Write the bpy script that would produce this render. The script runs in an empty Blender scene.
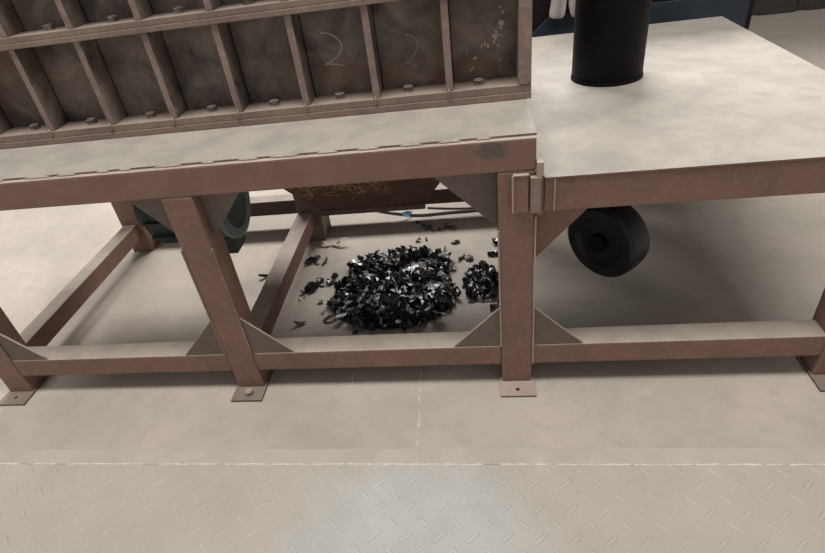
import bpy, bmesh, math, random
from mathutils import Vector, Matrix, Euler
SC = bpy.context.scene
COL = SC.collection
random.seed(11)

# ------------------------------------------------------------------ camera
def look(yaw, pitch, roll):
    cy, sy, cp, sp = math.cos(yaw), math.sin(yaw), math.cos(pitch), math.sin(pitch)
    f = Vector((sy*cp, cy*cp, -sp)); r = Vector((cy, -sy, 0)); u = r.cross(f)
    cr, sr = math.cos(roll), math.sin(roll)
    R, U = cr*r+sr*u, -sr*r+cr*u
    return Matrix((R, U, -f)).transposed()
cam_d = bpy.data.cameras.new('camera'); cam = bpy.data.objects.new('camera', cam_d); COL.objects.link(cam)
cam.matrix_world = Matrix.Translation((-.1337, -1.6477, 1.7559)) @ look(-.18387, .61143, -.15702).to_4x4()
cam_d.sensor_fit = 'HORIZONTAL'; cam_d.sensor_width = 36
cam_d.lens = 549.4/825*36
cam_d.shift_x = .02
cam_d.clip_start = .02
SC.camera = cam

# ------------------------------------------------------------------ light and exposure
W = bpy.data.worlds.new('hall_light'); SC.world = W; W.use_nodes = True
bg = W.node_tree.nodes['Background']; bg.inputs[0].default_value = (1, .96, .92, 1); bg.inputs[1].default_value = .32
def area(name, loc, size, power, col, target):
    d = bpy.data.lights.new(name, 'AREA'); d.shape = 'RECTANGLE'; d.size, d.size_y = size; d.energy = power; d.color = col
    o = bpy.data.objects.new(name, d); COL.objects.link(o); o.location = loc
    o.rotation_euler = (Vector(target)-Vector(loc)).to_track_quat('-Z', 'Y').to_euler(); return o
area('roof_skylight', (-.8, -.7, 6.5), (7, 1.5), 395, (1, .96, .915), (-.8, -.7, 0))
area('high_window', (-1.2, 6.9, 6.6), (8, 1.6), 1250, (1, .96, .93), (-1.0, 1.3, 0))
SC.view_settings.view_transform = 'Standard'; SC.view_settings.look = 'None'
SC.view_settings.gamma = 1; SC.view_settings.exposure = 0; SC.view_settings.use_curve_mapping = False

# ------------------------------------------------------------------ material helpers
class NT:
    def __init__(s, name):
        s.m = bpy.data.materials.new(name); s.m.use_nodes = True
        s.t = s.m.node_tree; s.b = s.t.nodes['Principled BSDF']; s.pos = None
    def n(s, typ, **k):
        x = s.t.nodes.new(typ)
        for a, v in k.items(): setattr(x, a, v)
        return x
    def link(s, a, b): s.t.links.new(a, b)
    def P(s):
        if s.pos is None: s.pos = s.n('ShaderNodeNewGeometry')
        return s.pos.outputs['Position']
    def N(s):
        s.P(); return s.pos.outputs['Normal']
    def noise(s, scale, detail=4, rough=.6, vec=None, dist=0):
        x = s.n('ShaderNodeTexNoise'); x.inputs['Scale'].default_value = scale; x.inputs['Detail'].default_value = detail
        x.inputs['Roughness'].default_value = rough; x.inputs['Distortion'].default_value = dist
        s.link(vec or s.P(), x.inputs['Vector']); return x.outputs['Fac']
    def ramp(s, fac, stops):
        x = s.n('ShaderNodeValToRGB'); e = x.color_ramp.elements
        while len(e) < len(stops): e.new(.5)
        for i, (p, c) in enumerate(stops):
            e[i].position = p; e[i].color = (*c, 1) if len(c) == 3 else c
        s.link(fac, x.inputs[0]); return x.outputs[0]
    def sm(s, fac, a, b):
        x = s.n('ShaderNodeMapRange', interpolation_type='SMOOTHSTEP'); x.inputs[1].default_value = a; x.inputs[2].default_value = b
        s.link(fac, x.inputs[0]); return x.outputs[0]
    def math(s, op, a, b=None, c=None):
        x = s.n('ShaderNodeMath', operation=op)
        for i, v in enumerate((a, b, c)):
            if v is None: continue
            if isinstance(v, (int, float)): x.inputs[i].default_value = v
            else: s.link(v, x.inputs[i])
        return x.outputs[0]
    def mix(s, fac, a, b):
        x = s.n('ShaderNodeMix', data_type='RGBA')
        for i, v in ((0, fac), (6, a), (7, b)):
            if isinstance(v, (int, float)): x.inputs[i].default_value = v
            elif isinstance(v, tuple): x.inputs[i].default_value = (*v, 1)
            else: s.link(v, x.inputs[i])
        return x.outputs[2]
    def ell(s, c, r, wob=.0, wscale=8):
        """soft elliptic distance around c with radii r (0 at the centre, 1 on the rim)"""
        d = s.n('ShaderNodeVectorMath', operation='SUBTRACT'); s.link(s.P(), d.inputs[0]); d.inputs[1].default_value = c
        q = s.n('ShaderNodeVectorMath', operation='DIVIDE'); s.link(d.outputs[0], q.inputs[0]); q.inputs[1].default_value = r
        l = s.n('ShaderNodeVectorMath', operation='LENGTH'); s.link(q.outputs[0], l.inputs[0])
        out = l.outputs['Value']
        if wob: out = s.math('ADD', out, s.math('MULTIPLY', s.math('SUBTRACT', s.noise(wscale, 5), .5), wob))
        return out
    def done(s, col, rough=.7, metal=0, bump=None, bs=.2, bd=.01, spec=.4):
        if isinstance(col, tuple): s.b.inputs['Base Color'].default_value = (*col, 1)
        else: s.link(col, s.b.inputs['Base Color'])
        if isinstance(rough, (int, float)): s.b.inputs['Roughness'].default_value = rough
        else: s.link(rough, s.b.inputs['Roughness'])
        s.b.inputs['Metallic'].default_value = metal; s.b.inputs['Specular IOR Level'].default_value = spec
        if bump is not None:
            x = s.n('ShaderNodeBump'); x.inputs['Strength'].default_value = bs; x.inputs['Distance'].default_value = bd
            s.link(bump, x.inputs['Height']); s.link(x.outputs[0], s.b.inputs['Normal'])
        return s.m
def sc3(c, k): return tuple(min(1, v*k) for v in c)
DUST = (.46, .40, .35)
def steel(name, base, dust=1.0, dcol=DUST, film=.12, rough=.62, patch=None, lo=.35, hi=.75, var=.25):
    t = NT(name)
    n1 = t.noise(5, 6, .65); n2 = t.noise(38, 4, .6)
    c = t.ramp(n1, [(.3, sc3(base, 1-var)), (.55, base), (.75, sc3(base, 1+var))])
    c = t.mix(t.math('MULTIPLY', t.sm(n2, .45, .75), film), c, dcol)
    if patch:
        ctr, r, pc = patch
        c = t.mix(t.math('MULTIPLY', t.sm(t.ell(ctr, r, 1.1, 30), 1.15, .55), .8), c, pc)
    sep = t.n('ShaderNodeSeparateXYZ'); t.link(t.N(), sep.inputs[0])
    nz = t.math('ADD', sep.outputs[2], t.math('MULTIPLY', t.math('SUBTRACT', n2, .5), .35))
    f = t.math('MULTIPLY', t.sm(nz, lo, hi), dust)
    dc = t.mix(t.sm(t.noise(9, 5, .6), .35, .7), dcol, sc3(dcol, .82))
    c = t.mix(f, c, dc)
    return t.done(c, rough, 0, n2, .25, .004)
BROWN = (.238, .135, .107)
M_brown = steel('primer_brown_steel', BROWN, .95, film=.12, var=.18)
M_beam = steel('primer_brown_beam', sc3(BROWN, 1.03), .95, film=.05, var=.15, patch=((-.075, 0, 1.046), (.062, .3, .036), (.105, .095, .085)))
M_rib = steel('dusty_rib_steel', (.26, .185, .155), .75, film=.3)
M_grey = steel('grey_brown_gusset_steel', (.155, .122, .105), .9, film=.08, var=.15)
M_dark = steel('mill_scale_steel', (.075, .058, .05), .8, film=.10, var=.45)
M_shade = steel('shaded_brown_steel', (.085, .05, .042), .8, film=.08)  # brown steel darkened: shade under and behind the machine put into the colour
M_weld = steel('pale_weld', (.42, .34, .29), .9, film=.4)
M_flange = steel('flange_steel', (.25, .178, .15), .6, dcol=(.36, .31, .27), film=.25)
M_nut = steel('nut_steel', (.11, .085, .07), .7, film=.3)
M_deck = steel('dusty_deck', (.20, .12, .10), 1.0, dcol=(.39, .36, .322), lo=.2, hi=.5)
M_foot = steel('dusty_foot_plate', (.12, .085, .07), .9, dcol=(.25, .205, .175), film=.4, var=.5)

def m_back():
    t = NT('scale_steel_panel')
    c = t.ramp(t.noise(6.5, 7, .65, dist=.8), [(.32, (.06, .049, .045)), (.5, (.155, .126, .11)), (.68, (.27, .215, .178))])
    c = t.mix(t.math('MULTIPLY', t.sm(t.noise(1.9, 3, .5), .52, .7), .5), c, (.19, .105, .062))
    for ctr, r in (((-.60, .446, 1.205), (.10, .3, .06)), ((-.40, .446, 1.19), (.07, .3, .06)), ((-.10, .446, 1.19), (.10, .3, .05))):
        c = t.mix(t.math('MULTIPLY', t.sm(t.ell(ctr, r, 1.2, 14), 1.2, .4), .5), c, (.21, .118, .072))
    c = t.mix(t.math('MULTIPLY', t.sm(t.noise(60, 4, .7), .6, .8), .25), c, (.34, .30, .26))
    return t.done(c, .5, 0, t.noise(60, 3), .15, .003)
M_back = m_back()
def m_chute():
    t = NT('scratched_rusty_chute')
    wv = t.n('ShaderNodeTexVoronoi', feature='DISTANCE_TO_EDGE'); wv.inputs['Scale'].default_value = 34
    nz = t.n('ShaderNodeTexNoise'); nz.inputs['Scale'].default_value = 14; nz.inputs['Detail'].default_value = 4
    t.link(t.P(), nz.inputs['Vector'])
    ad = t.n('ShaderNodeVectorMath', operation='MULTIPLY_ADD'); t.link(nz.outputs['Color'], ad.inputs[0]); ad.inputs[1].default_value = (.12,)*3
    t.link(t.P(), ad.inputs[2]); t.link(ad.outputs[0], wv.inputs['Vector'])
    line = t.math('MULTIPLY', t.sm(wv.outputs['Distance'], .10, .02), t.sm(t.noise(7, 3), .42, .58))
    x = t.n('ShaderNodeSeparateXYZ'); t.link(t.P(), x.inputs[0])
    line = t.math('MULTIPLY', line, t.sm(x.outputs[0], -.40, -.62))
    c = t.ramp(t.noise(6, 5), [(.3, (.05, .03, .022)), (.7, (.115, .06, .042))])
    return t.done(t.mix(t.math('MULTIPLY', line, .9), c, (.42, .23, .14)), .55)
M_chute = m_chute()
def m_floor():
    t = NT('dusty_concrete')
    c = t.ramp(t.noise(1.6, 7, .62, dist=.4), [(.3, (.385, .352, .308)), (.5, (.455, .412, .36)), (.72, (.52, .46, .405))])
    c = t.mix(t.math('MULTIPLY', t.sm(t.noise(11, 7, .72), .46, .72), .5), c, (.35, .325, .29))
    c = t.mix(t.math('MULTIPLY', t.sm(t.noise(3.2, 4, .6), .60, .75), .35), c, (.56, .51, .46))
    # black grit trodden around the heap, darker greenish grey patch under the table
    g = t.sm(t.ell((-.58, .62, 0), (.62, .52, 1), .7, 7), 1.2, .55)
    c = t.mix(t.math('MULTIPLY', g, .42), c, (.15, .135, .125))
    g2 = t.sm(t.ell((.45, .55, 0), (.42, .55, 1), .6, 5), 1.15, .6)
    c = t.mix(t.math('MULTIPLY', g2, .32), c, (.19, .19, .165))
    return t.done(c, .85, 0, t.noise(45, 5, .7), .3, .004, .25)
M_floor = m_floor()
def m_plate(name='worn_chequer_steel', k=1):
    t = NT(name)
    dustc = t.ramp(t.noise(2.2, 6, .6), [(.3, sc3((.42, .38, .33), k)), (.7, sc3((.50, .45, .395), k))])
    worn = t.ramp(t.noise(5, 5, .6), [(.3, sc3((.43, .435, .42), k)), (.7, sc3((.51, .515, .495), k))])
    w = t.sm(t.ell((-.42, -.72, 0), (.52, .42, 1), .75, 4), 1.1, .45)
    c = t.mix(w, dustc, worn)
    c = t.mix(t.math('MULTIPLY', t.sm(t.noise(26, 5, .7), .58, .8), .3), c, (.34, .29, .245))
    return t.done(c, .6, 0, t.noise(60, 4), .12, .003, .35)
M_plate = m_plate(); M_lug = m_plate('worn_highlit_lug_steel', 1.08)  # lug copy lightened: dust-free steel with highlights put into the colour
def plain(name, col, rough=.6, metal=0, var=.2, sc=12, spec=.4):
    t = NT(name)
    c = t.ramp(t.noise(sc, 5), [(.3, sc3(col, 1-var)), (.7, sc3(col, 1+var))])
    return t.done(c, rough, metal, spec=spec)
M_strip = plain('concrete_edge_strip', (.475, .425, .38), .85, sc=5, var=.1)
M_line = plain('pale_grit', (.68, .61, .55), .9, sc=30)
M_joint = plain('joint_grit', (.57, .52, .47), .9, sc=30)
M_chalk = plain('chalk', (.48, .40, .34), .95, sc=60)
M_chalk2 = plain('faint_chalk', (.31, .26, .22), .95, sc=60)
M_teal = plain('teal_paint', (.19, .265, .265), .5)
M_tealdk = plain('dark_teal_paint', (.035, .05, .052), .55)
M_mesh = plain('grille_wire', (.05, .05, .05), .5)
M_black = plain('black_paint', (.006, .005, .006), .6, spec=.15)
M_rubber = plain('black_rubber', (.014, .014, .016), .45)
M_cab = plain('black_cabinet_paint', (.012, .010, .010), .6, spec=.2)
M_blue = plain('dark_blue_paint', (.020, .032, .046), .5)
M_cloth = plain('pale_cloth', (.38, .345, .33), .95, var=.12)
M_cable = plain('cable_sheath', (.11, .095, .085), .6)
M_wall = plain('dark_wall_sheet', (.055, .05, .048), .7)
M_hole = plain('hole_shade', (.02, .015, .013), .8)
def m_shard(name, a, b, rough, spec=.5):
    t = NT(name); oi = t.n('ShaderNodeObjectInfo')
    c = t.mix(oi.outputs['Random'], a, b)
    c = t.mix(t.math('MULTIPLY', t.sm(t.noise(70, 4, .6), .52, .72), .35), c, sc3(b, 2.2))
    return t.done(c, rough, 0, t.noise(110, 3), .35, .003, spec)
M_sh = [m_shard('black_plastic', (.006, .006, .007), (.020, .019, .020), .22, .6),
        m_shard('charcoal_plastic', (.014, .014, .015), (.045, .043, .042), .3),
        m_shard('dusty_brown_plastic', (.045, .036, .03), (.11, .09, .075), .55),
        m_shard('highlight_flake', (.30, .30, .30), (.52, .50, .48), .35),  # pale base colour stands in for highlights on glossy scraps
        m_shard('blue_film', (.12, .36, .58), (.2, .5, .72), .35),
        m_shard('copper_flake', (.20, .115, .09), (.34, .21, .17), .4)]

M_pale = plain('pale_strip', (.55, .47, .36), .6)
# ------------------------------------------------------------------ object helpers
def tag(o, label=None, cat=None, group=None, kind=None):
    for k, v in (('label', label), ('category', cat), ('group', group), ('kind', kind)):
        if v: o[k] = v
    return o
def thing(name, loc, label, cat, group=None):
    o = bpy.data.objects.new(name, None); COL.objects.link(o); o.location = loc; o.empty_display_size = .1
    return tag(o, label, cat, group)
def wloc(o):
    v = Vector(o.location)
    while o.parent: o = o.parent; v += Vector(o.location)
    return v
def link(name, me, mat, parent=None, loc=(0, 0, 0), rot=None):
    if mat and not me.materials: me.materials.append(mat)
    o = bpy.data.objects.new(name, me); COL.objects.link(o)
    o.location = Vector(loc) - (wloc(parent) if parent else Vector())
    if rot: o.rotation_euler = rot
    if parent: o.parent = parent
    return o
def fin(bm, name, smooth=False):
    bmesh.ops.recalc_face_normals(bm, faces=bm.faces)
    me = bpy.data.meshes.new(name); bm.to_mesh(me); bm.free()
    if smooth:
        for p in me.polygons: p.use_smooth = True
    return me
def box_mesh(dx, dy, dz, bev=.004, name='box'):
    bm = bmesh.new(); bmesh.ops.create_cube(bm, size=1)
    bmesh.ops.scale(bm, vec=(dx, dy, dz), verts=bm.verts)
    if bev: bmesh.ops.bevel(bm, geom=bm.edges[:], offset=min(bev, .4*min(dx, dy, dz)), segments=2, profile=.6, affect='EDGES')
    return fin(bm, name)
def box(name, x0, x1, y0, y1, z0, z1, mat, parent=None, bev=.004):
    return link(name, box_mesh(x1-x0, y1-y0, z1-z0, bev, name), mat, parent, ((x0+x1)/2, (y0+y1)/2, (z0+z1)/2))
def prism_mesh(pts, axis, a0, a1, name, bev=.0):
    """polygon pts (two coords) extruded along axis from a0 to a1"""
    bm = bmesh.new()
    def mk(p, a):
        return {'x': (a, p[0], p[1]), 'y': (p[0], a, p[1]), 'z': (p[0], p[1], a)}[axis]
    A = [bm.verts.new(mk(p, a0)) for p in pts]; B = [bm.verts.new(mk(p, a1)) for p in pts]
    bm.faces.new(A); bm.faces.new(B[::-1])
    for i in range(len(pts)): bm.faces.new((A[i], A[(i+1) % len(pts)], B[(i+1) % len(pts)], B[i]))
    if bev: bmesh.ops.bevel(bm, geom=bm.edges[:], offset=bev, segments=1, affect='EDGES')
    return fin(bm, name)
def prism(name, pts, axis, a0, a1, mat, parent=None, bev=0):
    cx = sum(p[0] for p in pts)/len(pts); cy = sum(p[1] for p in pts)/len(pts); ca = (a0+a1)/2
    me = prism_mesh([(p[0]-cx, p[1]-cy) for p in pts], axis, a0-ca, a1-ca, name, bev)
    loc = {'x': (ca, cx, cy), 'y': (cx, ca, cy), 'z': (cx, cy, ca)}[axis]
    return link(name, me, mat, parent, loc)
def lathe_mesh(prof, n=32, name='lathe', axis='z', smooth=True):
    bm = bmesh.new(); rings = []
    for r, z in prof:
        rings.append([bm.verts.new((r*math.cos(6.28318*i/n), r*math.sin(6.28318*i/n), z)) for i in range(n)] if r > 1e-6 else [bm.verts.new((0, 0, z))])
    for a, b in zip(rings, rings[1:]):
        for i in range(n):
            q = [a[i % len(a)], a[(i+1) % len(a)], b[(i+1) % len(b)], b[i % len(b)]]
            u = list(dict.fromkeys(q))
            if len(u) > 2: bm.faces.new(u)
    if axis == 'x': bmesh.ops.rotate(bm, matrix=Matrix.Rotation(math.pi/2, 3, 'Y'), verts=bm.verts)
    if axis == 'y': bmesh.ops.rotate(bm, matrix=Matrix.Rotation(-math.pi/2, 3, 'X'), verts=bm.verts)
    me = fin(bm, name)
    if smooth:
        for p in me.polygons: p.use_smooth = True
        me.set_sharp_from_angle(angle=.6)
    return me
def tube_mesh(pts, r, n=8, name='tube', closed=False):
    bm = bmesh.new(); P = [Vector(p) for p in pts]; rings = []
    N = len(P)
    for i, p in enumerate(P):
        d = (P[(i+1) % N]-P[i-1]) if closed else (P[min(i+1, N-1)]-P[max(i-1, 0)])
        d.normalize(); up = Vector((0, 0, 1)) if abs(d.z) < .9 else Vector((1, 0, 0))
        a = d.cross(up).normalized(); b = a.cross(d)
        rr = r[i] if isinstance(r, (list, tuple)) else r
        rings.append([bm.verts.new(p+rr*(math.cos(6.28318*k/n)*a+math.sin(6.28318*k/n)*b)) for k in range(n)])
    prs = list(zip(rings, rings[1:])) + ([(rings[-1], rings[0])] if closed else [])
    for a, b in prs:
        for k in range(n): bm.faces.new((a[k], a[(k+1) % n], b[(k+1) % n], b[k]))
    if not closed: bm.faces.new(rings[0]); bm.faces.new(rings[-1][::-1])
    return fin(bm, name, True)
def smooth_path(ctrl, sub=8):
    P = [Vector(c) for c in ctrl]; out = []
    for i in range(len(P)-1):
        a, b, c, d = P[max(i-1, 0)], P[i], P[i+1], P[min(i+2, len(P)-1)]
        for k in range(sub):
            t = k/sub
            out.append(.5*((2*b)+(c-a)*t+(2*a-5*b+4*c-d)*t*t+(3*b-a-3*c+d)*t**3))
    out.append(P[-1]); return out
def ribbon_mesh(pts, w, nrm, th=.0012, name='stroke', jit=.25):
    """flat stroke of width w along pts lying on the plane with normal nrm, th thick"""
    bm = bmesh.new(); N = Vector(nrm); P = [Vector(p) for p in pts]; L = []
    for i, p in enumerate(P):
        d = (P[min(i+1, len(P)-1)]-P[max(i-1, 0)]).normalized(); s = d.cross(N).normalized()*w*.5*(1+random.uniform(-jit, jit))
        L.append([bm.verts.new(q) for q in (p-s, p+s, p+s+N*th, p-s+N*th)])
    for a, b in zip(L, L[1:]):
        for k in range(4): bm.faces.new((a[k], a[(k+1) % 4], b[(k+1) % 4], b[k]))
    bm.faces.new(L[0]); bm.faces.new(L[-1][::-1])
    return fin(bm, name)
def hex_bolt_mesh():
    bm = bmesh.new()
    def cyl(r, z0, z1, n, rot=0):
        A = [bm.verts.new((r*math.cos(6.28318*i/n+rot), r*math.sin(6.28318*i/n+rot), z0)) for i in range(n)]
        B = [bm.verts.new((r*math.cos(6.28318*i/n+rot), r*math.sin(6.28318*i/n+rot), z1)) for i in range(n)]
        bm.faces.new(A[::-1]); bm.faces.new(B)
        for i in range(n): bm.faces.new((A[i], A[(i+1) % n], B[(i+1) % n], B[i]))
    cyl(.021, 0, .003, 16); cyl(.019, .003, .017, 6, .3); cyl(.010, .017, .0195, 10)
    return fin(bm, 'bolt')
BOLT = hex_bolt_mesh(); BOLT.materials.append(M_nut)
def bead_mesh(L, r=.0045):
    pts = [(-L/2+L*i/6, random.uniform(-.001, .001), 0) for i in range(7)]
    return tube_mesh(pts, [r*k for k in (.5, .9, 1.1, .9, 1.15, .9, .5)], 6, 'weld_bead')
def holed_plate(dx, dy, dz, hx, hy, hr, name, n=24):
    """rectangular plate with a round through hole"""
    bm = bmesh.new(); O, I = [], []
    for z in (-dz/2, dz/2):
        o, i_ = [], []
        for k in range(n):
            a = 6.28318*(k+.5)/n; c, s = math.cos(a), math.sin(a)
            q = min(dx/2/abs(c), dy/2/abs(s)); o.append(bm.verts.new((c*q, s*q, z))); i_.append(bm.verts.new((hx+hr*c, hy+hr*s, z)))
        O.append(o); I.append(i_)
    for k in range(n):
        j = (k+1) % n
        bm.faces.new((O[1][k], O[1][j], I[1][j], I[1][k])); bm.faces.new((O[0][j], O[0][k], I[0][k], I[0][j]))
        bm.faces.new((O[0][k], O[0][j], O[1][j], O[1][k])); bm.faces.new((I[0][j], I[0][k], I[1][k], I[1][j]))
    # square the four corners
    for z, o in ((-dz/2, O[0]), (dz/2, O[1])):
        for v in o:
            if abs(abs(v.co.x)-dx/2) < dx*.09 and abs(abs(v.co.y)-dy/2) < dy*.09:
                v.co.x = math.copysign(dx/2, v.co.x); v.co.y = math.copysign(dy/2, v.co.y)
    return fin(bm, name)

# ------------------------------------------------------------------ the setting
fl = tag(box('floor', -7, 6, -4, 6, -.12, 0, M_floor, bev=0), kind='structure', label='dusty beige concrete workshop floor')
# whitish joint filler running across the floor towards the chequer plate, and a short crack
jp = [(-.411+random.uniform(-.004, .004)+.011*k/26, .10-.425*k/26, .0004) for k in range(27)]
for a, b in ((0, 3), (3, 6), (7, 9), (10, 13), (14, 16), (16, 20), (21, 23), (24, 26)):
    link('joint_filler', ribbon_mesh(jp[a:b+1], .0055, (0, 0, 1), .0015, 'joint_filler', .8), M_joint, fl)
jc = [(-.712+random.uniform(-.004, .004)-.007*k/10, .09-.11*k/10, .0004) for k in range(11)]
link('crack', ribbon_mesh(jc, .005, (0, 0, 1), .0012, 'crack', .6), M_line, fl)
tr = tag(box('trim_1', -3.4, 2.4, -.402, -.332, 0, .0045, M_strip, bev=.0008), kind='structure', label='smooth concrete edge strip beside the chequer plate')
k0 = -3.3
while k0 < 2.3:
    L = random.uniform(.05, .22)
    pts = [(k0+L*i/8, -.4023+random.uniform(-.0015, .0015), .0035) for i in range(9)]
    link('grit_line', tube_mesh(pts, [.0042*random.uniform(.5, 1.2) for _ in pts], 6, 'grit_line'), M_line, tr)
    k0 += L + (random.uniform(-.01, .01) if random.random() < .8 else random.uniform(.02, .07))
cp = tag(box('chequer_plate', -3.4, 2.4, -1.5, -.4026, 0, .004, M_plate, bev=.001), 'worn steel chequer plate with raised diagonal lugs in the foreground', 'floor plate')
def lug_mesh():
    bm = bmesh.new(); n = 12; rings = []
    for (sl, sw, z) in ((1, 1, 0), (.88, .72, .0036), (.6, .3, .005)):
        rings.append([bm.verts.new((.034*sl*math.copysign(abs(math.cos(a))**.8, math.cos(a)), .0088*sw*math.sin(a), z)) for a in [6.28318*i/n for i in range(n)]])
    for a, b in zip(rings, rings[1:]):
        for i in range(n): bm.faces.new((a[i], a[(i+1) % n], b[(i+1) % n], b[i]))
    bm.faces.new(rings[-1])
    me = fin(bm, 'tread_lug', True); me.materials.append(M_lug); return me
LUG = lug_mesh(); far = []
for j in range(0, 11):
    for i in range(-30, 25):
        for kind in (0, 1):
            x = -.253+.109*i+(.0545 if kind else 0); y = -.430-.1005*j-(.0502 if kind else 0)
            if y < -1.48 or x < -3.35 or x > 2.35: continue
            ang = math.radians(-46 if not kind else 40)
            if -1.78 < x < .86 and y > -.80 and (j*2+kind) < 7:
                link('tread_lug', LUG, None, cp, (x, y, .0039-.0034*min(1, max(0, (-.55-x)/.4))-.0015*min(1, max(0, (x-.05)/.3))), (0, 0, ang))   # dust fills the plate on the left
            else: far.append((x, y, ang))
bm = bmesh.new()
for x, y, a in far:
    base = len(bm.verts); bm.from_mesh(LUG); bm.verts.ensure_lookup_table()
    bmesh.ops.transform(bm, matrix=Matrix.Translation((x+.5, y+.955, .0019)) @ Matrix.Rotation(a, 4, 'Z'), verts=bm.verts[base:])
tag(link('tread_lug_field', fin(bm, 'tread_lug_field', True), M_lug, cp, (-.5, -.955, .002)), kind='stuff')

REAR = [(-1.222, -1.078), (-2.41, -2.27), (.0, .086)]
wb = tag(box('wall_back', -7, 6, 5.7, 5.8, 0, 4.5, M_wall, bev=0), kind='structure', label='dark sheet metal wall at the back of the hall')
for i in range(26):
    x = -6.8+.5*i
    prism('wall_panel', [(x, 5.7), (x+.05, 5.65), (x+.40, 5.65), (x+.45, 5.7)], 'z', .01, 4.45, M_wall, wb)

# ------------------------------------------------------------------ machine frame
XL0, XL1 = -2.412, .062
FR = thing('machine_frame', (-1.17, .7, 0), 'brown painted steel frame with square legs standing over the black heap', 'frame')
box('upper_beam', XL0, XL1, 0, .12, .969, 1.078, M_beam, FR, .006)
box('upper_beam', XL0, XL1, 1.28, 1.40, .969, 1.078, M_brown, FR, .006)
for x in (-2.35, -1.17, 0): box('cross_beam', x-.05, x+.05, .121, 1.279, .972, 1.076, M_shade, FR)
box('deck_plate', XL0, XL1+.002, .019, 1.40, 1.0785, 1.0855, M_deck, FR, .001)
BE = [bead_mesh(l) for l in (.07, .10, .045)]
for b in BE: b.materials.append(M_weld)
x = XL0+.02
while x < XL1-.11:
    me = random.choice(BE); L = me.vertices[-1].co.x-me.vertices[0].co.x
    link('weld_bead', me, None, FR, (x+abs(L)/2, .017, 1.081)); x += abs(L)+random.uniform(.03, .10)
for k, (a, b) in enumerate(((-2.412, -2.292), (-1.236, -1.116), (-.06, .06))):
    leg = box('leg', a, b, 0, .12, .0105, .968, M_brown, FR, .007)
    pl = link('foot_plate', holed_plate(b-a+.022, .205, .010, 0, -.0675 if k == 2 else -.06, .0085, 'foot_plate'), M_foot if k != 2 else steel('pale_foot_plate', (.20, .13, .11), .9, dcol=(.45, .36, .30)), FR, ((a+b)/2, .022, .0052))
    if k == 2: link('hole_shade_disc', lathe_mesh([(0, 0), (.0083, 0), (.0083, .006), (0, .006)], 16, 'hole_shade_disc'), M_hole, pl, ((a+b)/2, -.0455, .0008))  # dark disc laid in the hole, its shade put into the colour
    if k == 1:
        link('anchor_bolt', BOLT, None, pl, ((a+b)/2+.004, -.042, .0102))
    for s in (-1, 1):
        if k == 2 and s == 1: continue
        if k == 0 and s == -1: continue
        e = b if s == 1 else a
        gx, gz = (.228, .738) if k == 2 else (.173, .77)
        prism('gusset', [(e+s*.001, .2095), (e+s*.19, .2095), (e+s*.001, .405)], 'y', .006, .016, M_grey, FR, .0012)
        prism('gusset', [(e+s*.001, .968), (e+s*gx, .968), (e+s*.001, gz)], 'y', .046, .056, M_grey, FR, .0012)
        v = box('weld_seam', e-.003+s*.001, e+.003+s*.001, -.003, .004, .215, .75, M_weld if k == 2 else M_rib, FR, .0015)
for a, b in ((-2.292, -1.236), (-1.116, -.06)):
    box('lower_rail', a+.0005, b-.0005, .003, .103, .109, .209, M_brown, FR, .007)
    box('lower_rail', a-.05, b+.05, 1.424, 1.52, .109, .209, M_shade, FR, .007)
for k, (a, b) in enumerate(REAR):
    box('leg', a, b, 1.25, 1.4225, 0, .968, M_grey if k == 0 else M_brown, FR, .006)
box('side_rail', -1.218, -1.124, .121, 1.249, .109, .209, M_brown, FR, .008)
box('side_rail', -2.39, -2.30, .121, 1.249, .109, .209, M_brown, FR, .008)
# connecting lugs on the leg that carries the neighbouring table
br = box('connector_block', -.012, .036, -.022, -.0005, .828, .962, M_brown, FR, .003)
box('weld_seam', -.016, -.010, -.025, -.018, .830, .963, M_weld, br, .002)
box('weld_seam', -.012, .038, -.026, -.012, .9622, .967, M_weld, br, .002)
box('connector_plate', .043, .078, -.021, -.0008, .823, .952, M_rib, FR, .003)
box('filler_plate', .0625, .0885, .001, 1.24, .80, .950, M_deck, FR, .003)
box('lit_tab_block', .0628, .084, -.018, .02, .9526, 1.002, M_weld, FR, .003)  # added pale block, the tab's lit upper face put into its colour
# discharge chute under the deck
zt, zb = .967, .612
T = [(-1.06, .30), (-.14, .30), (-.14, 1.04), (-1.06, 1.04)]; B_ = [(-.832, .50), (-.353, .50), (-.353, .9), (-.832, .9)]
ch = thing('discharge_chute', (-.6, .7, zb), 'tapered rusty brown discharge chute under the deck above the black heap', 'chute')
def slab4(q, th, name):
    bm = bmesh.new(); n = (Vector(q[1])-Vector(q[0])).cross(Vector(q[3])-Vector(q[0])).normalized()*th
    A = [bm.verts.new(Vector(p)) for p in q]; C = [bm.verts.new(Vector(p)+n) for p in q]
    bm.faces.new(A); bm.faces.new(C[::-1])
    for i in range(4): bm.faces.new((A[i], A[(i+1) % 4], C[(i+1) % 4], C[i]))
    return fin(bm, name)
for i in range(4):
    j = (i+1) % 4
    q = [(*B_[i], zb), (*B_[j], zb), (*T[j], zt), (*T[i], zt)]
    c = Vector((sum(p[0] for p in q)/4, sum(p[1] for p in q)/4, sum(p[2] for p in q)/4))
    link('chute_panel', slab4([tuple(Vector(p)-c) for p in q], -.008, 'chute_panel'), M_chute, ch, c)
    L_ = .03
    if i in (0, 2):
        y = B_[i][1]; box('chute_lip', -.832, -.353, y-.012, y+.012, zb-.022, zb-.001, M_shade, ch, .002)

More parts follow.
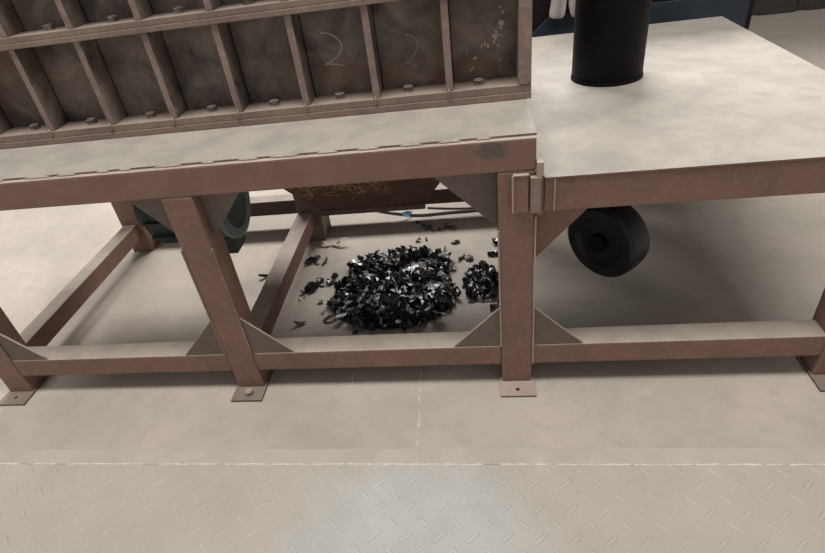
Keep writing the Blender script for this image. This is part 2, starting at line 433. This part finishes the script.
# ------------------------------------------------------------------ ribbed housing on the deck
HX0, HX1 = -2.37, .08
HS = thing('ribbed_housing', (-1.15, .7, 1.086), 'dark ribbed steel housing with bolted flanges on the dusty deck', 'machine')
def flange(z0, z1):
    zm = z0+.46*(z1-z0)
    box('flange', HX0, HX1, .337, .470, z0, zm, M_flange, HS, .002)
    box('flange', HX0, HX1, .340, .470, zm+.0012, z1, M_flange, HS, .002)
flange(1.0865, 1.137); flange(1.451, 1.492)
flange(1.80, 1.84)
RX = [-.217-.2663*i for i in range(8)]
edges = [HX0+.043]+sorted(RX)+[.037]
for z0, z1 in ((1.1375, 1.4505), (1.4925, 1.7995)):
    box('side_post', .037, .080, .337, .460, z0, z1, M_rib, HS, .003)
    box('side_post', HX0, HX0+.043, .337, .460, z0, z1, M_rib, HS, .003)
    for r in RX:
        o = box('rib', r, r+.025, .346, .4455, z0, z1, M_rib, HS, .002); o.data.materials.append(M_back)
        for p in o.data.polygons:
            if abs(p.normal.x) > .9: p.material_index = 1
    for k in range(9):
        e0 = HX0+.044 if k == 0 else sorted(RX)[k-1]+.0275; e1 = .0365 if k == 8 else sorted(RX)[k]-.0005
        p_ = box('back_panel', e0, e1, .446, .460, z0, z1, M_back, HS, 0)
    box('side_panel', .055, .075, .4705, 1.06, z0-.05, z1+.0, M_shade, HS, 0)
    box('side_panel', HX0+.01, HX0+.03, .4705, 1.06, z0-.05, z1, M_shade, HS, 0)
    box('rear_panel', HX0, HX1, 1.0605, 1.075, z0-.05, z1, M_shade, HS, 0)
box('top_cover', HX0, HX1, .4705, 1.075, 1.80, 1.835, M_deck, HS, .003)
for zz in (1.1368, 1.4918):
    for i in range(9):
        x = -.1-.2588*i
        link('bolt', BOLT, None, HS, (x, .400+random.uniform(-.004, .006), zz), (0, 0, random.random()*3))
# small welds at the rib feet
for r in RX:
    link('weld_bead', tube_mesh([(0, 0, -.022), (.002, -.001, -.008), (.004, 0, .006), (.003, .001, .02)], [.002, .004, .0045, .002], 6, 'weld_bead'), M_rib, HS, (r+.006, .338, 1.128))
# chalk figure two, a second faint hook and a splash on the panels
def chalk(pts, w, mat, name):
    P = smooth_path([(x, .4455, z) for x, z in pts], 6)
    return link(name, ribbon_mesh(P, w, (0, -1, 0), .0008, name), mat, HS)
chalk([(-.660, 1.362), (-.628, 1.357), (-.600, 1.337), (-.588, 1.311), (-.601, 1.285), (-.633, 1.263), (-.668, 1.252)], .0038, M_chalk, 'chalk_numeral')
chalk([(-.668, 1.2515), (-.632, 1.2505), (-.591, 1.241)], .0038, M_chalk, 'chalk_numeral')
chalk([(-.355, 1.322), (-.337, 1.32), (-.317, 1.305), (-.311, 1.284), (-.322, 1.260), (-.342, 1.237), (-.366, 1.224)], .0035, M_chalk2, 'chalk_mark')
chalk([(-.366, 1.2235), (-.345, 1.222), (-.325, 1.214)], .0035, M_chalk2, 'chalk_mark')
spl = [(-.012, 1.325, .011), (-.024, 1.313, .014), (-.034, 1.300, .013), (-.041, 1.288, .010), (-.040, 1.272, .008), (-.060, 1.262, .011), (-.072, 1.258, .007), (-.020, 1.280, .006), (-.028, 1.258, .007), (-.010, 1.252, .005), (-.008, 1.372, .006), (-.103, 1.216, .007), (-.135, 1.235, .005), (-.09, 1.19, .006), (-.125, 1.183, .007), (-.145, 1.255, .004), (-.02, 1.20, .005)]
spl = [(x+random.gauss(0, .006), z+random.gauss(0, .006), r*random.uniform(.4, .85)) for x, z, r in spl for _ in range(2)]
for x, z, r in spl:
    n = 9; pg = [(x+r*random.uniform(.5, 1.2)*math.cos(6.283*i/n), z+r*random.uniform(.6, 1.4)*math.sin(6.283*i/n)) for i in range(n)]
    prism('splash_mark', pg, 'y', .4457-.0002-.00006*(spl.index((x, z, r))+1), .4459, M_chalk if r > .0035 else M_chalk2, HS)

# ------------------------------------------------------------------ neighbouring low table on the right
TB = thing('steel_table', (.66, .9, 0), 'low brown steel table with a pale dusty top right of the ribbed housing', 'table')
box('front_beam', .0893, 1.25, 0, .10, .815, .934, M_brown, TB, .006)
box('weld_seam', .119, .125, -.004, .003, .818, .936, M_weld, TB, .0015)
box('rear_beam', .1605, 1.25, 1.72, 1.82, .815, .934, M_brown, TB, .006)
box('table_top', .0893, 1.27, -.004, 1.825, .9345, .942, M_deck, TB, .001)
prism('gusset', [(.0625, .8145), (.262, .8145), (.0625, .59)], 'y', .046, .056, M_brown, TB, .0012)
prism('gusset', [(.0615, .2095), (.257, .2095), (.0615, .404)], 'y', .006, .016, M_grey, TB, .0012)
box('weld_seam', .0605, .0665, -.003, .004, .113, .80, M_weld, TB, .0015)
box('lower_rail', .0608, 1.13, .003, .103, .109, .209, M_brown, TB, .007)
for (x, y) in ((1.13, 0), (1.13, 1.70), (.165, 1.70)):
    box('leg', x, x+.12, y, y+.12, .0105, .8145, M_brown, TB, .007)
    box('foot_plate', x-.01, x+.13, y-.08 if y == 0 else y-.01, y+.13, .0002, .0102, M_foot, TB, .002)
# black belt wheel hung below the table
wh = thing('belt_wheel', (.412, .42, .43), 'black rubber rimmed wheel hanging below the steel table', 'wheel')
wl = lathe_mesh([(.035, -.05), (.10, -.045), (.115, -.06), (.150, -.062), (.166, -.048), (.170, 0), (.166, .048), (.150, .062), (.115, .06), (.10, .045), (.035, .05)], 40, 'tyre', 'x')
link('tyre', wl, M_rubber, wh, (.412, .42, .43), (0, 0, .75))
link('hub', lathe_mesh([(0, -.075), (.04, -.075), (.042, -.02), (.042, .02), (.04, .075), (0, .075)], 20, 'hub', 'x'), M_black, wh, (.412, .42, .43), (0, 0, .75))
hb = box_mesh(.02, .06, .482, .003)
link('hanger', hb, M_shade, wh, (.412+.085*math.cos(.75), .42+.085*math.sin(.75), .693), (0, 0, .75))
# black upright cylinder on the table
cy = thing('upright_cylinder', (.477, .965, .942), 'black upright steel cylinder standing on the dusty table top', 'cylinder')
link('shell', lathe_mesh([(.0, .012), (.146, .012), (.150, .02), (.150, .9), (.14, .93), (0, .95)], 40, 'shell'), M_black, cy, (.477, .965, .942))
link('base_ring', lathe_mesh([(0, .0005), (.153, .0005), (.154, .006), (.152, .016), (0, .016)], 40, 'base_ring'), M_black, cy, (.477, .965, .942))

# ------------------------------------------------------------------ behind the table: dark cabinet, blue guard, cloths on its bar
cb = thing('dark_cabinet', (.85, 2.4, 0), 'black steel cabinet with a hanging bar behind the dusty table', 'cabinet')
box('body', .14, 1.56, 2.12, 2.7, .0005, 1.7, M_cab, cb, .006)
for i in range(3):
    d_ = box('door', .15+.47*i, .15+.47*i+.46, 2.104, 2.1195, .06, 1.66, M_cab, cb, .004)
    box('handle', .15+.47*i+.40, .15+.47*i+.42, 2.088, 2.1035, .5, .65, M_black, d_, .003)
link('hanging_bar', tube_mesh([(-.6, 0, 0), (0, 0, 0), (.6, 0, 0)], .012, 12, 'hanging_bar'), M_black, cb, (.85, 2.035, 1.45))
for x in (.27, 1.43): box('bar_bracket', x-.01, x+.01, 2.03, 2.1035, 1.43, 1.47, M_black, cb, .003)
bh = thing('blue_guard', (.9, 2.07, 0), 'dark blue steel guard panel with a sloping end behind the dusty table', 'guard')
prism('panel', [(.10, .765), (.374, 1.004), (1.5, 1.004), (1.5, .765)], 'y', 2.05, 2.065, M_blue, bh, .002)
for x in (.47, .9, 1.4): box('post', x, x+.04, 2.066, 2.095, .0005, .98, M_blue, bh, .003)
def cloth(name, cols, label):
    """cloth hung over the pipe: cols = (x at the pipe, x at the hem, hem height) from left to right, with soft folds"""
    bm = bmesh.new(); V = []; n = len(cols)
    for i, (xt, xb, zh) in enumerate(cols):
        row = []
        for k in range(15):
            t = k/14
            if k < 3: y, z, x = 2.056-.010*k, 1.34+.06*k, xt
            else:
                u = (k-3)/11; y = 2.012+.010*math.sin(i*1.7+u*2)*(.4+u); z = 1.466-(1.466-zh)*u; x = xt+(xb-xt)*u**1.2
            if k == 2: y, z = 2.035, 1.4685
            row.append(bm.verts.new((x-.6, y-2.035, z-1.2)))
        V.append(row)
    for a, b in zip(V, V[1:]):
        for k in range(14): bm.faces.new((a[k], a[k+1], b[k+1], b[k]))
    me = fin(bm, name, True)
    o = link(name, me, M_cloth, None, (.6, 2.035, 1.2))
    s = o.modifiers.new('thick', 'SOLIDIFY'); s.thickness = .006; s.offset = 1
    sb = o.modifiers.new('sub', 'SUBSURF'); sb.levels = sb.render_levels = 1
    return tag(o, label, 'cloth')
cloth('hanging_cloth', [(.42, .357, 1.0), (.43, .375, .993), (.445, .395, .988), (.46, .415, .982), (.475, .436, .980), (.487, .452, 1.0)], 'pale grey cloth with a wide flared hem hanging behind the dusty table')
cloth('hanging_cloth', [(.497, .470, 1.06), (.503, .480, 1.01), (.509, .492, .978), (.516, .508, .985), (.524, .522, 1.0)], 'narrow pale grey cloth hanging closest to the black cylinder')
# ------------------------------------------------------------------ teal motor behind the left leg
MC = Vector((-1.262, .565, .66)); MR = .172
mo = thing('electric_motor', (-1.48, .565, .41), 'teal electric motor with a round mesh fan guard hanging behind the left leg', 'motor')
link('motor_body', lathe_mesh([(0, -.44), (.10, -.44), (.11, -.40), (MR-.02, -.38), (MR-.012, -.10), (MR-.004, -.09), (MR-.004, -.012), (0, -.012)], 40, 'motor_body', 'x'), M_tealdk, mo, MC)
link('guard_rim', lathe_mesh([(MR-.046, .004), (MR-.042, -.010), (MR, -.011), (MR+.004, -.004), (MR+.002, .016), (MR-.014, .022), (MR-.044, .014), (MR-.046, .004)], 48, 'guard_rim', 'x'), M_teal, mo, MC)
bm = bmesh.new()
def bar(bm, a, b, r=.0016):
    a, b = Vector(a), Vector(b); d = (b-a).normalized(); u = Vector((1, 0, 0)); w = d.cross(u)
    A = [bm.verts.new(a+s*r*u+q*r*w) for s, q in ((1, 1), (-1, 1), (-1, -1), (1, -1))]; B = [bm.verts.new(b+s*r*u+q*r*w) for s, q in ((1, 1), (-1, 1), (-1, -1), (1, -1))]
    for i in range(4): bm.faces.new((A[i], A[(i+1) % 4], B[(i+1) % 4], B[i]))
k = -.132
while k <= .133:
    h = math.sqrt(max(.0, (MR-.03)**2-k*k))
    if h > .01: bar(bm, (.002, k, -h), (.002, k, h)); bar(bm, (.005, -h, k), (.005, h, k))
    k += .012
tag(link('guard_mesh', fin(bm, 'guard_mesh'), M_teal, mo, MC), kind='stuff')
for i in range(12):
    a = 6.2832*i/12
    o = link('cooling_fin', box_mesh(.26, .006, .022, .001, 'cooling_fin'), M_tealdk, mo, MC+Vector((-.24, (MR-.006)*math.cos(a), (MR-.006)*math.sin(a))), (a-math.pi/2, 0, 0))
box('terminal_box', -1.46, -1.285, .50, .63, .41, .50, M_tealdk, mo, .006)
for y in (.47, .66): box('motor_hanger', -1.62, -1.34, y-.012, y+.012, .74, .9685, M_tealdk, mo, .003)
# ------------------------------------------------------------------ cable on the slab behind the machine
def cable(c, r, label):
    m0 = Vector(c[len(c)//2]); P = smooth_path(c, 6)
    tag(link('cable', tube_mesh([q-m0 for q in P], r, 10, 'cable'), M_cable, None, m0), label, 'cable')
cable([(-1.08, 1.95, .009), (-.95, 1.76, .009), (-.863, 1.65, .009), (-.785, 1.58, .009), (-.664, 1.525, .009), (-.495, 1.478, .009), (-.30, 1.488, .009), (-.08, 1.50, .009), (.2, 1.56, .009), (.6, 1.95, .009)], .007, 'thick grey cable curving over the floor behind the heap')
cable([(-.45, 1.575, .006), (-.30, 1.545, .006), (-.12, 1.535, .006), (.15, 1.62, .006), (.5, 1.99, .006)], .0055, 'thin dark cable lying behind the thick grey cable')
# ------------------------------------------------------------------ shredded plastic
def shard_bm(bm, L, rnd, M=None):
    n = rnd.choice((6, 7, 8)); asp = rnd.uniform(.35, .85); curl = rnd.uniform(-9, 9); tw = rnd.uniform(-7, 7); th = .0022
    P = [(0, 0)]
    for i in range(n):
        a = 6.28318*(i+rnd.uniform(-.3, .3))/n; r = L*.5*rnd.uniform(.55, 1.1)
        P.append((r*math.cos(a), r*asp*math.sin(a)))
    Z = [curl*(x*x-.0003)+tw*x*y+rnd.uniform(-.12, .12)*L for x, y in P]
    A = [bm.verts.new((x, y, z+th/2)) for (x, y), z in zip(P, Z)]; B = [bm.verts.new((x, y, z-th/2)) for (x, y), z in zip(P, Z)]
    for i in range(1, n+1):
        j = i % n+1
        bm.faces.new((A[0], A[i], A[j])); bm.faces.new((B[0], B[j], B[i])); bm.faces.new((A[i], B[i], B[j], A[j]))
    if M is not None: bmesh.ops.transform(bm, matrix=M, verts=A+B)
rnd = random.Random(5)
def shard_mesh(L, mat, name='plastic_scrap'):
    bm = bmesh.new(); shard_bm(bm, L, rnd); me = fin(bm, name); me.materials.append(mat); return me
SH = {k: [shard_mesh(rnd.uniform(*rg), M_sh[k]) for _ in range(n)] for k, n, rg in ((0, 18, (.05, .095)), (1, 12, (.045, .085)), (2, 8, (.045, .085)), (3, 8, (.03, .06)))}
MOUNDS = ((-.585, .625, .345, .275, .07), (-.565, .885, .31, .17, .06), (-.115, .715, .10, .175, .035))
def H(x, y):
    h = 0
    for cx, cy_, rx, ry, hh in MOUNDS:
        q = 1-((x-cx)/rx)**2-((y-cy_)/ry)**2
        if q > 0: h = max(h, hh*q**.75)
    return h*(1+.38*math.sin(17*x+3)*math.sin(19*y+1)+.2*math.sin(41*x+37*y)) if h else 0
def drop(o, x, y, z):
    """set o down so that its lowest point is not under the floor"""
    R = o.rotation_euler.to_matrix(); lo = min((R @ v.co).z for v in o.data.vertices)
    o.location = (x, y, max(z, .0006-lo))
def put(name, me, x, y, z, tilt, label, group, cat='scrap'):
    o = bpy.data.objects.new(name, me); COL.objects.link(o)
    o.rotation_euler = (rnd.gauss(0, tilt), rnd.gauss(0, tilt), rnd.uniform(0, 6.283)); drop(o, x, y, z)
    return tag(o, label, cat, group)
def pick(x, y):
    u = rnd.random(); back = y > .82
    if back: return 0 if u < .30 else 1 if u < .55 else 2 if u < .90 else 3
    return 0 if u < .52 else 1 if u < .78 else 2 if u < .83 else 3
cnt = 0
def inside(x, y, lo=.004): return H(x, y) > lo
pts_h = []
LOOK = {0: 'glossy black plastic scrap', 1: 'charcoal grey plastic scrap', 2: 'dusty brown plastic scrap', 3: 'pale flake with painted highlight', 5: 'copper toned flake'}
tries = 0
while len(pts_h) < 225 and tries < 20000:
    tries += 1
    x, y = rnd.uniform(-.95, -.22), rnd.uniform(.34, 1.13)
    if not inside(x, y): continue
    if any((x-a)**2+(y-b)**2 < .030**2 for a, b in pts_h): continue
    pts_h.append((x, y))
for x, y in pts_h:
    k = pick(x, y); side = 'rear half' if y > .80 else 'front half'
    put('plastic_scrap', rnd.choice(SH[k]), x, y, H(x, y)+rnd.uniform(.0, .026), .85, LOOK[k]+' on the '+side+' of the large heap under the machine', LOOK[k]+'s on the '+side+' of the heap')
pts_r = []
while len(pts_r) < 30:
    x, y = rnd.uniform(-.23, -.02), rnd.uniform(.53, .87)
    q = ((x+.125)/.10)**2+((y-.70)/.16)**2
    if q < 1 and all((x-a)**2+(y-b)**2 > .022**2 for a, b in pts_r): pts_r.append((x, y))
for x, y in pts_r:
    k = 0 if rnd.random() < .6 else 1 if rnd.random() < .7 else 3
    put('plastic_scrap', rnd.choice(SH[k]), x, y, H(x, y)+rnd.uniform(0, .012), .7, LOOK[k]+' in the small cluster beside the right leg', LOOK[k]+'s beside the right leg')
scat = [(-.503, 1.39, 2), (-.435, 1.308, 2), (-.36, 1.287, 2), (-.286, 1.302, 1), (-.41, 1.30, 2), (-.455, 1.325, 1), (-.31, 1.32, 2), (-.33, 1.30, 2), (-1.09, .70, 0), (-1.05, .70, 1), (-1.02, .80, 0), (-.96, .78, 0), (-.93, .77, 1), (-1.12, .995, 0), (-.955, .815, 1), (-1.07, .72, 0), (-.02, 1.10, 0), (-.06, .985, 1), (-1.132, 1.01, 0), (-1.085, 1.005, 2), (-1.035, .99, 2), (-.266, 1.126, 0), (-.324, 1.056, 2), (-.034, 1.09, 0), (-.052, .966, 0), (-.03, .98, 0), (-.181, .948, 2), (-.23, .955, 2), (-1.083, .665, 3), (-1.059, .736, 0), (-1.105, .64, 3), (-.987, .614, 1), (-1.034, .78, 0), (-.978, .795, 0), (-.94, .80, 2), (-1.0, .76, 3), (-.752, .345, 0), (-1.386, .868, 0), (-1.054, .43, 2), (-.06, .50, 0), (-.045, .52, 1), (-.49, 1.17, 2), (-.44, 1.18, 2), (-.90, .46, 2), (-.95, .52, 5)]
for x, y, k in scat:
    me = rnd.choice(SH[k]) if k != 5 else shard_mesh(.035, M_sh[5])
    where = 'behind the large heap' if y > 1.04 and x > -.9 else 'left of the large heap' if x < -.9 else 'between the heap and the right leg' if x > -.3 else 'in front of the large heap'
    put('plastic_flake', me, x, y, .004, .35, 'stray '+LOOK[k]+' alone on the floor '+where, 'stray flakes '+where)
o = put('blue_film_scrap', shard_mesh(.075, M_sh[4]), -.58, 1.47, .03, .8, 'bright blue plastic film scrap on the floor behind the heap', None)
o.rotation_euler = (.9, .2, .6); drop(o, -.578, 1.47, .01)
put('blue_film_scrap', shard_mesh(.025, M_sh[4]), -.55, 1.515, .02, .8, 'tiny blue film scrap touching the bright blue one', None)
put('copper_scrap', shard_mesh(.08, M_sh[5]), -.335, .425, .045, .6, 'pinkish copper toned scrap at the front right edge of the heap', None)
# curled pale strips behind the heap on the left
for c, lab in (([(-1.11, 1.20, .012), (-1.08, 1.19, .028), (-1.055, 1.175, .012), (-1.02, 1.18, .010), (-.985, 1.165, .02)], 'long thin curled pale strip lying behind the heap on the left'),
               ([(-.99, 1.18, .010), (-.975, 1.175, .035), (-.955, 1.18, .045), (-.93, 1.19, .040)], 'short upright curled strip beside the long pale strip')):
    P = smooth_path(c, 5); m0 = P[0]
    tag(link('curled_strip', ribbon_mesh([q-m0 for q in P], .018, (0, .35, .94), .0015, 'curled_strip', .4), M_pale if 'long' in lab else M_sh[2], None, m0), lab, 'scrap')
# the uncountable rest of the heap below the top layer
bm = bmesh.new()
for (cx, cy_, rx, ry, hh) in MOUNDS:
    rings = []
    for i in range(7):
        r = i/6*.95
        rings.append([bm.verts.new((cx+rx*r*math.cos(a), cy_+ry*r*math.sin(a), max(.001, hh*max(0, 1-r*r)**.75*.72))) for a in [6.28318*k/24 for k in range(24)]] if i else [bm.verts.new((cx, cy_, hh*.72))])
    for a, b in zip(rings, rings[1:]):
        for k in range(24):
            u = list(dict.fromkeys([a[k % len(a)], a[(k+1) % len(a)], b[(k+1) % 24], b[k]])); bm.faces.new(u)
made = 0
while made < 700:
    x, y = rnd.uniform(-.95, .0), rnd.uniform(.33, 1.13); h = H(x, y)
    if h < .006: continue
    z = max(.014, h*rnd.uniform(.4, .9))
    Mx = Matrix.Translation((x, y, z)) @ Euler((rnd.gauss(0, .6), rnd.gauss(0, .6), rnd.uniform(0, 6.28))).to_matrix().to_4x4()
    shard_bm(bm, rnd.uniform(.035, .07), rnd, Mx); made += 1
for v in bm.verts: v.co.z = max(v.co.z, .0008); v.co.x += .56; v.co.y -= .7
me = fin(bm, 'scrap_heap'); me.materials.append(M_sh[0]); me.materials.append(M_sh[1]); me.materials.append(M_sh[2])
for i, p in enumerate(me.polygons): p.material_index = (i//24) % 5 % 3
tag(link('scrap_heap', me, None, None, (-.56, .7, 0)), 'black shredded plastic heaped on the floor under the machine', 'scrap heap', None, 'stuff')
